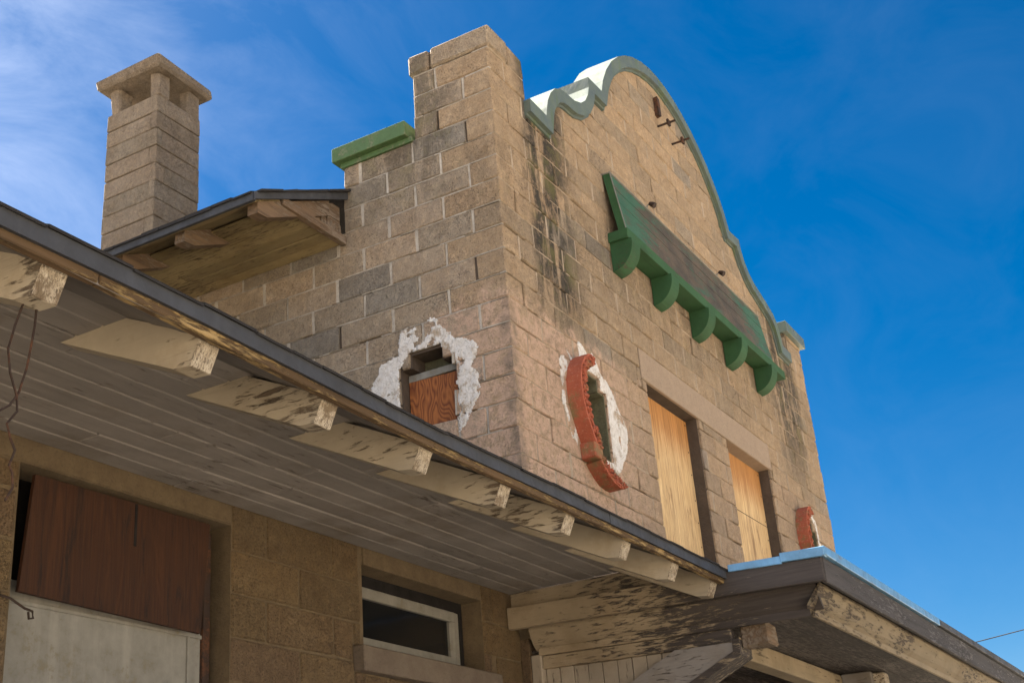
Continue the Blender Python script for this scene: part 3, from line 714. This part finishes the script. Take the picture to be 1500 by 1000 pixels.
# flat soffit, tongue-and-groove, boards along the eave
KY = -1.10
ny = 9; bw = (0-KY)/ny
for i in range(ny):
    y1 = -.004-i*bw; y0_ = y1-bw+.0035
    x = WX0 + rnd.uniform(0, 1.5) - 1.5
    while x < WX1:
        L = rnd.uniform(1.6, 4.2); a = max(WX0, x); xe = min(WX1+.03, x+L)
        if xe-a > .05: MB().rbox(a, xe-.003, y0_, y1-.0035, WS+rnd.uniform(0, .003), WS+.02, .005, .001).build('soffit_board', 'soffit', wroof)
        x += L
for i in range(3):
    ya = EY+.002+i*.118
    x = WX0
    while x < -.31:
        L = rnd.uniform(1.2, 2.2); xe = min(-.302, x+L)
        MB().prism([(ya, wz(ya)-.063), (ya+.115, wz(ya+.115)-.063), (ya+.115, wz(ya+.115)-.032), (ya, wz(ya)-.032)], 0, x, xe-.003).shear(droop).build('sheathing_board', 'soffit', wroof); x = xe
# rafter tails, chamfered at the lower end
rw = .092
for i in range(14):
    x = -.372-rw-.36-.613*0 + 0
xs = [-4.717+.613*i for i in range(-7, 8)]
for x in xs:
    if x > -.40: continue
    x = min(x, -.478)
    top = lambda y: wz(y)-.0635
    d = .142; ye = -1.405
    prof = [(ye, top(ye)-.002), (-.55, top(-.55)-.002), (-.55, top(-.55)-d), (ye+.105, top(ye+.105)-d), (ye+.042, top(ye)-.098)]
    dx = rnd.uniform(-.008, .008)
    o = MB().prism(prof, 0, x+dx, x+dx+rw).shear(droop).build('rafter', 'rafter', wroof)
    MB().prism([(ye-.004, top(ye)-.004), (ye-.0005, top(ye)-.004), (ye+.0412, top(ye)-.097), (ye+.0375, top(ye)-.097)], 0, x+dx+.001, x+dx+rw-.001).shear(droop).build('rafter_end', 'rafend', o)

# ------------------------------------------------------------------ depot: openings of the wing wall
win = MB()
for (a, b, c, d) in ((-1.912, -.70, -4.80, -4.728), (-1.912, -.70, -5.17, -5.145), (-.745, -.70, -5.15, -4.79)): win.rbox(a, b, .135, .22, c, d, .003, .001)
win = win.build('transom_window', 'black', depot)
s = MB()
for (a, b, c, d) in ((-1.905, -.80, -4.862, -4.800), (-1.905, -.80, -5.145, -5.072), (-.862, -.80, -5.072, -4.862), (-1.905, -1.83, -5.072, -4.862)): s.rbox(a, b, .125, .16, c, d, .004, .001)
s = s.build('sash', 'white', win)
MB().rbox(-.795, -.752, .13, .17, -5.15, -4.80, .004, .001).build('window_stop', 'white', win)
MB().rbox(-1.83, -.862, .145, .150, -5.074, -4.860).build('pane', 'glass', win)
MB().rbox(-1.905, -.80, .05, .13, -5.19, -5.150, .004).build('inner_sill', 'white', win)
MB().rbox(-2.005, -.60, -.062, .05, -5.302, -5.172, .006, .002).build('window_sill', 'sill', wing_wall)
door = MB().rbox(-4.16, -2.95, .16, .21, -ZO+.05, -4.74).build('door', 'black', depot)  # black backing sheet, shade of the recess behind the door panel put in as colour
MB().rbox(-4.16, -3.03, .10, .15, -7.6, -5.17, .004).build('door_panel', 'white', door)
for (a, b, c, d) in ((-4.16, -3.03, -5.262, -5.245), (-3.12, -3.105, -7.2, -5.262), (-4.11, -4.095, -7.2, -5.262)):
    MB().rbox(a, b, .092, .1005, c, d, .002).build('door_moulding', 'white', door)
MB().rbox(-3.03, -2.985, .085, .15, -7.6, -4.77, .003).build('door_frame', 'iron', door)

# ------------------------------------------------------------------ depot: porch canopy in front of the gable
PX, PY, PR = -.37, -2.03, 9.0                 # left edge, outer edge, right end
tilt = lambda x, y, z: (x, y, z + .032*y)
def T(m): return m.shear(tilt)
CT = -4.680
m = MB().prism([(PY+.01, CT-.09), (.0, CT-.08), (.0, CT-.11), (PY+.01, CT-.12)], 0, PX+.004, PR, .3)
canopy = m.build('canopy_roof', 'roof', depot)
# flashing: two lapped sheets on the side, then along the front
T(MB().rbox(PX-.022, PX+.03, -1.80, -1.48, CT-.062, CT-.015, .003, .003)).build('flashing', 'flash', canopy)
T(MB().rbox(PX-.026, PX+.03, PY-.02, -1.795, CT-.055, CT-.002, .003, .002)).build('flashing', 'flash', canopy)
for (a, b) in ((PX-.02, -.17), (-.165, 2.4), (2.405, 5.6), (5.605, PR)): T(MB().rbox(a, b, PY-.026, PY+.04, CT-.050, CT+.002, .003, .002)).build('flashing', 'flash' if a < 0 else 'drip', canopy)
# crown profile: (outward distance, z)
def prof(bot): return None
fb = (CT-.055, CT-.190)
T(MB().rbox(PX-.014, PX+.03, PY+.004, -.003, fb[1], fb[0], .004, .003)).build('fascia_board', 'cream_y', canopy)
for (a, b) in ((PX, 3.1), (3.104, 6.2), (6.204, PR)): T(MB().rbox(a, b, PY, PY+.03, fb[1]-.005, fb[0]+.002, .004, .003)).build('fascia_board', 'grey_x', canopy)
# upper trim between the soffit and the fascia
MB().rbox(PX+.045, PX+.08, -1.12, -.003, -4.81, -4.640, .003, .002).build('soffit_trim', 'cream_y', canopy)
cr = [(.070, fb[1]), (.078, fb[1]-.012), (.092, fb[1]-.05), (.118, fb[1]-.085), (.150, fb[1]-.112), (.160, fb[1]-.118), (.160, fb[1]-.10), (.07, fb[1]+.02)]
T(MB().prism([(PX+d+.004, z_-.004) for d, z_ in cr], 1, PY+.085, -.10)).build('crown_moulding', 'cream_y', canopy)
T(MB().prism([(PY+d-.008, z_-.004) for d, z_ in cr], 0, PX+.065, PR)).build('crown_moulding', 'cream_x', canopy)
SB = CT-.325                                  # canopy soffit level
T(MB().rbox(PX+.142, PX+.165, PY+.142, -.12, SB-.018, SB+.028, .004)).build('bead_moulding', 'cream_y', canopy)
T(MB().rbox(PX+.142, PR, PY+.142, PY+.165, SB-.018, SB+.028, .004)).build('bead_moulding', 'cream_x', canopy)
nb = 15; y = PY+.17
w = (-.02-y)/nb
for i in range(nb):
    x = PX+.17 - rnd.random()*1.5
    while x < PR:
        L = rnd.uniform(2, 4.2); a = max(PX+.17, x); xe = min(PR, x+L)
        if xe-a > .05: T(MB().rbox(a, xe-.004, y+.003, y+w-.003, SB+.002+rnd.uniform(0, .006), SB+.024, .004, .002)).build('soffit_board', 'dark_x', canopy)
        x += L
    y += w
# truss brackets: rail, diagonal brace, vertical board infill
def truss(x, first):
    w = .13
    br = T(MB().rbox(x, x+w, -1.38, -.136, SB-.098, SB-.018, .005, .003)).build('canopy_bracket', 'cream_y', depot)
    T(MB().prism([(-1.38, SB-.099), (-1.02, SB-.099), (-.136, SB-.54), (-.136, SB-.76), (-1.38, SB-.15)], 0, x-.004, x+w+.004)).build('brace', 'brace', br)
    T(MB().prism([(-1.425, SB-.085), (-1.384, SB-.085), (-1.384, SB-.152), (-.136, SB-.763), (-.136, SB-.81), (-1.425, SB-.175)], 0, x-.012, x+w+.06)).build('brace_cap', 'cream_y', br)
    T(MB().rbox(x-.03, x+w+.03, -1.52, -1.30, SB-.105, SB-.002, .006, .004)).build('bearing_block', 'brace', br) if not first else None
    T(MB().rbox(x+.03, x+w+.05, -1.60, -1.428, SB-.13, SB-.004, .01, .006)).build('bearing_block', 'rafend' if not first else 'upraf', br)
    yy = -.135; 
    while yy > -1.05:
        yb = yy-.098
        zb = SB-.54 + (yy+.136)/(-.884)*.441 - .14
        T(MB().rbox(x+.035, x+.06, yb+.003, yy-.003, min(zb, SB-.16), SB-.099, .003, .002)).build('infill_board', 'cream_z', br)
        yy = yb
    MB().rbox(x-.012, x+w+.012, -.135, -.06, -6.6, SB-.012, .006, .003).build('wall_post', 'cream_z', br)
    MB().rbox(x-.02, x+w+.03, -.06, .0, -6.7, SB-.004+.10*first, .004, .002).build('stone_return', 'wing', br)
truss(-.215, True); truss(2.3, False); truss(4.9, False); truss(7.5, False)
T(MB().rbox(-.02, PR, -1.30, -1.18, SB-.13, SB-.006, .005)).build('canopy_beam', 'cream_x', canopy)

# ------------------------------------------------------------------ niches: rims of plaster left by the lost ornaments
def plaster(name, axis, cx, cz, poly, holes, parent, seed, cut=.44, cell=.010):
    """ragged sheet of plaster: a grid cell is kept where it lies inside the outline and the noise keeps it"""
    from mathutils import noise as mn
    m = MB(); xs = [p[0] for p in poly]; zs = [p[1] for p in poly]
    def inside(x, z):
        c = False; n = len(poly)
        for i in range(n):
            (x0, z0), (x1, z1) = poly[i], poly[(i+1) % n]
            if (z0 > z) != (z1 > z) and x < (x1-x0)*(z-z0)/(z1-z0)+x0: c = not c
        return c
    idx = {}
    nx = int((max(xs)-min(xs))/cell)+3; nz = int((max(zs)-min(zs))/cell)+3
    X0, Z0 = min(xs)-cell, min(zs)-cell
    keep = set()
    for i in range(nx):
        for j in range(nz):
            x = X0+i*cell; z = Z0+j*cell
            wob = mn.noise((x*9, z*9, seed))*.05
            if not inside(x+wob, z+mn.noise((x*9, z*9, seed+5))*.05): continue
            if any(h[0]-.012 < x < h[1]+.012 and h[2]-.012 < z < h[3]+.012 for h in holes): continue
            f = mn.fractal((x*6, z*6, seed+2), .9, 2.1, 5)*.5+.5
            if f > cut: keep.add((i, j))
    def vert(i, j):
        if (i, j) not in idx:
            x = X0+i*cell+rnd.uniform(-.005, .005); z = Z0+j*cell+rnd.uniform(-.005, .005)
            full = all((i-a, j-b) in keep for a in (0, 1) for b in (0, 1))
            h = (.0055+.004*mn.fractal((x*20, z*20, seed), 1, 2, 4)) if full else .001
            idx[(i, j)] = len(m.v); m.v.append((x, -h, z) if axis == 1 else (-h, x, z))
        return idx[(i, j)]
    for (i, j) in keep: m.face([vert(i, j), vert(i+1, j), vert(i+1, j+1), vert(i, j+1)], .5)
    return m.build(name, 'plaster', parent)
plaster('plaster_rim', 1, N1, -2.95, [(.88, -2.52), (.98, -2.60), (1.148, -2.40), (1.348, -2.425), (1.47, -2.543), (1.655, -2.658), (1.78, -2.779), (1.863, -2.942), (1.80, -3.155), (1.62, -3.36), (1.44, -3.46), (1.30, -3.36), (1.26, -3.2), (1.0, -3.1), (.98, -2.75)], OPEN_B[2:4], gable_wall, 3.3, .27)
plaster('plaster_rim', 1, N1, -2.95, [(.72, -2.75), (.80, -2.62), (.86, -2.66), (.78, -2.8), (.77, -3.0), (.83, -3.14), (.93, -3.26), (.90, -3.33), (.80, -3.2), (.71, -3.0)], [], gable_wall, 8.3, .24)
plaster('plaster_rim', 0, .72, -2.95, [(.95, -2.46), (.769, -2.38), (.615, -2.41), (.50, -2.56), (.364, -2.62), (.27, -2.747), (.335, -2.85), (.25, -3.05), (.37, -3.21), (.46, -3.36), (.60, -3.42), (.60, -3.21), (.47, -3.2), (.47, -2.74), (.60, -2.62), (.87, -2.63), (.96, -2.73), (.965, -3.1), (1.14, -3.05), (1.24, -2.82), (1.12, -2.65), (.97, -2.62)], OPEN_A, side_wall, 1.7, .30)
plaster('plaster_rim', 1, N2, -2.9, [(6.9, -2.5), (7.08, -2.55), (7.16, -2.75), (7.17, -3.0), (7.06, -3.0), (7.06, -2.7)], OPEN_B[4:6], gable_wall, 5.1, .36)
# niche backs and stepped reveals
for (c0, nm) in ((N1, 'niche_back'), (N2, 'niche_back')):
    MB().rbox(c0-.26, c0+.26, .215, .28, NZ-.02, -2.58).build(nm, 'olive', gable_wall)
    for (a, b, z0, z1) in ((c0+.222, c0+.234, NZ, -2.716), (c0+.107, c0+.119, -2.714, -2.612), (c0-.119, c0-.107, -2.714, -2.612), (c0-.118, c0+.118, -2.622, -2.612), (c0+.119, c0+.222, -2.726, -2.716), (c0-.234, c0-.119, -2.726, -2.716)):
        MB().rbox(a, b, .012, .215, z0, z1, .002, .001).build('niche_lining', 'olive', gable_wall)
nk = MB().rbox(.20, .26, .46, .98, -3.25, -2.60).build('niche_back', 'olive', side_wall)
MB().rbox(.10, .20, .49, .955, -2.80, -2.745, .004, .002).build('niche_frame', 'white', side_wall)

# ------------------------------------------------------------------ things fixed to the depot
def thing1(o, label, cat, group=None): return tag(o, label, cat, group)
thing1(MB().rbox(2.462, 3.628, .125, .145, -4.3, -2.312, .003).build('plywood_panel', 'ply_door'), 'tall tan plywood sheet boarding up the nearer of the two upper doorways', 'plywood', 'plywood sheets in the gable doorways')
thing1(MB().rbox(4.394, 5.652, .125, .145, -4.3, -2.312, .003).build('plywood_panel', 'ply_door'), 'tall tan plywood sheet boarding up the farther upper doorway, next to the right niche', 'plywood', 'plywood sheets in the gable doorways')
for (a, b, nm) in ((2.462, 3.628, 'plywood_panel'), (4.394, 5.652, 'plywood_panel.001')):
    sm = MB()
    for x in (a+.04, b-.04):
        for i in range(6): z_ = -2.37-i*.24+rnd.uniform(-.03, .03); sm.rbox(x-.007, x+.007, .121, .126, z_-.007, z_+.007, .002, .001, .5)
    sm.build('screw_heads', 'iron', bpy.data.objects[nm], kind='stuff')
MB().rbox(4.40, 5.646, .1235, .126, -2.925, -2.918, .001).build('sheet_seam', 'black', bpy.data.objects['plywood_panel.001'])
m = MB().prism([(.49, -3.22), (.945, -3.22), (.95, -2.80), (.49, -2.815)], 0, .10, .118)
thing1(m.build('plywood_panel', 'ply_red'), 'small red-brown plywood sheet with swirling grain in the left side niche', 'plywood')
m = MB().prism([(-4.085, -4.765), (-3.075, -4.757), (-3.125, -5.262), (-4.125, -5.238)], 1, .015, .032)
thing1(m.build('plywood_panel', 'rustply'), 'dark rust-brown plywood sheet hung over the top of the white door', 'plywood')

rs = bpy.data.objects['plywood_panel.003']
MB().rbox(-3.545, -3.530, .0125, .0155, -4.95, -4.764, .001).build('open_seam', 'black', rs)
# sign: sloping scraped board on a shelf with five quarter-round brackets
sign = empty('sign_board', 4.1, 0, -1.42, 'long scraped green sign board on a bracketed shelf across the gable', 'sign')
m = MB().prism([(-.075, -.42), (-.008, -.42), (-.10, -1.028), (-.165, -1.028)], 0, 2.0, 5.93); board = m.build('board', 'dkgreen', sign)
for i in range(4):
    t0, t1 = i/4+.004, (i+1)/4-.004
    ya, yb = -.080-.090*t0, -.080-.090*t1; za, zb = -.43-.592*t0, -.43-.592*t1; o_ = rnd.uniform(0, .003)
    MB().prism([(ya-o_, za), (ya+.004, za), (yb+.004, zb), (yb-o_, zb)], 0, 2.02, 5.91).build('face_board', 'sign', board)
MB().prism([(-.088, -.418), (-.005, -.418), (-.005, -.408), (-.088, -.408)], 0, 1.992, 5.938).build('top_edge', 'white', board)
MB().prism([(-.0855, -.42), (-.080, -.42), (-.171, -1.025), (-.1765, -1.025)], 0, 1.994, 2.004).build('end_edge', 'white', board)
MB().rbox(1.962, 6.215, -.195, -.004, -1.128, -1.032, .004, .002).build('shelf', 'dkgreen', sign)
for i, x in enumerate((1.99, 2.87, 3.80, 4.72, 5.66)):
    pr = [(-.004, -1.13), (-.215, -1.13)] + [(-.215*math.cos(a)-.0, -1.16-.245*math.sin(a)) for a in [R(q*10) for q in range(0, 9)]] + [(-.004, -1.405)]
    MB().prism(pr, 0, x, x+.175).build('bracket', 'dkgreen', sign)
for (x, lab) in ((2.86, 'small white spotlight clipped to the top edge of the sign, left one'), (4.68, 'small white spotlight clipped to the top edge of the sign, right one')):
    l = empty('spotlight', x, -.08, -.41, lab, 'spotlight', 'spotlights on the sign')
    MB().tube([(x, -.06, -.408), (x, -.075, -.36), (x, -.105, -.35)], .008).build('arm', 'white', l)
    MB().tube([(x, -.10, -.345), (x, -.125, -.362), (x, -.15, -.385)], [.018, .026, .03], 8).build('lamp_head', 'iron', l)

# terracotta ornaments: left halves of quatrefoil frames
def ornament(cx, label, full=True):
    dx = cx-N1
    root = empty('wall_ornament', cx-.35, 0, -3.55 if full else -3.1, label, 'ornament', 'terracotta ornaments beside the niches')
    up_ = [(1.09, -2.585), (1.02, -2.60), (.955, -2.645), (.905, -2.71), (.872, -2.79), (.862, -2.88), (.872, -2.98), (.905, -3.08), (.955, -3.17), (1.005, -3.25), (1.03, -3.30)]
    lo_ = [(1.055, -3.395), (1.10, -3.43), (1.165, -3.475), (1.24, -3.51), (1.32, -3.525), (1.40, -3.52)]
    def arc(pl, hw, name):
        pl = [(a+dx, b) for a, b in pl]
        A = offset(pl, hw); B = offset(pl, -hw)
        o = MB().strip(A, B, 1, -.10, .005, .5).build(name, 'terra', root)
        m = MB().strip(offset(pl, hw), offset(pl, hw-.022), 1, -.125, -.099, .5); m2 = m.strip(offset(pl, -hw+.02), offset(pl, -hw), 1, -.118, -.099, .5)
        m.build('rim', 'terra', o)
        # leaf and bead relief along the band
        m = MB(); q = random.Random(len(pl))
        for i in range(len(pl)-1):
            for s_ in range(3):
                t = (s_+q.random())/3; x = pl[i][0]*(1-t)+pl[i+1][0]*t; z = pl[i][1]*(1-t)+pl[i+1][1]*t
                for e in range(3):
                    a = x+q.uniform(-hw*.5, hw*1.15); c = z+q.uniform(-.03, .03); an = q.uniform(0, 6.28); L = q.uniform(.010, .024)
                    m.tube([(a-math.cos(an)*L, -.098, c-math.sin(an)*L), (a-math.cos(an)*L*.4, -.118-q.random()*.01, c-math.sin(an)*L*.4), (a+math.cos(an)*L*.4, -.120-q.random()*.012, c+math.sin(an)*L*.4), (a+math.cos(an)*L, -.10, c+math.sin(an)*L)], [.006, q.uniform(.010, .017), q.uniform(.010, .017), .005], 6, q.random())
        m.build('leaf_relief', 'terra', o, smooth=True)
        return o
    arc(up_ if full else up_[:8], .046, 'upper_lobe')
    MB().rbox(.945+dx, 1.085+dx, -.125, .005, -3.41, -3.285, .008, .004).build('corner_block', 'terra', root)
    arc(lo_, .040, 'lower_lobe')
ornament(N1, 'broken red terracotta frame beside the near niche, next to the tower corner')
ornament(N2-.06, 'broken red terracotta frame beside the far right niche above the canopy', False)

# wires
def sagged(a, b, s, n=10, wob=0):
    a = Vector(a); b = Vector(b); out = []
    for i in range(n+1):
        t = i/n; p = a.lerp(b, t); p.z -= s*4*t*(1-t); p += Vector((rnd.uniform(-wob, wob), rnd.uniform(-wob, wob), rnd.uniform(-wob, wob))); out.append(tuple(p))
    return out
w1 = [(-5.289, -1.3, -4.86), (-5.315, -1.3, -4.95), (-5.331, -1.3, -5.025), (-5.318, -1.3, -5.09), (-5.290, -1.3, -5.15), (-5.285, -1.3, -5.19), (-5.315, -1.3, -5.234), (-5.30, -1.3, -5.27), (-5.282, -1.3, -5.30), (-5.297, -1.3, -5.345), (-5.285, -1.3, -5.36), (-5.28, -1.3, -5.40), (-5.30, -1.3, -5.44)]
thing1(MB().tube(w1, .0035, 5).build('hanging_wire', 'iron'), 'thin kinked dark wire dangling left of its twin under the eave', 'wire', 'wires under the eave')
w2 = [(-5.248, -1.3, -4.85), (-5.25, -1.3, -4.93), (-5.258, -1.3, -5.0), (-5.266, -1.3, -5.06), (-5.285, -1.3, -5.14), (-5.31, -1.3, -5.18), (-5.36, -1.3, -5.22)]
thing1(MB().tube(w2, .0035, 5).build('hanging_wire', 'iron'), 'straighter dark wire hanging from the leftmost rafter end', 'wire', 'wires under the eave')
w3 = [(-4.42, -.03, -5.22), (-4.30, -.05, -5.285), (-4.22, -.06, -5.295), (-4.16, -.07, -5.325), (-4.125, -.07, -5.33), (-4.12, -.07, -5.355), (-4.14, -.07, -5.36), (-4.145, -.07, -5.335)]
thing1(MB().tube(w3, .005, 5).build('wire_stub', 'iron'), 'short bent cable end poking out in front of the white door', 'wire')
pts = sagged((7.9, 5.4, -2.9), (14, -1.05, -3.04), .08, 8) + sagged((14, -1.05, -3.04), (38, -26, -2.2), .5, 10)[1:]
a = Vector((14, -.31, -3.11)); d = Vector((0, -.74, .07))
pts = [tuple(a + d*t) for t in (-4, -2, -1, 0, 1, 2, 6, 14)]
thing1(MB().tube(pts, .008, 5).build('overhead_cable', 'black'), 'thin black overhead cable crossing the sky beyond the right canopy', 'cable')
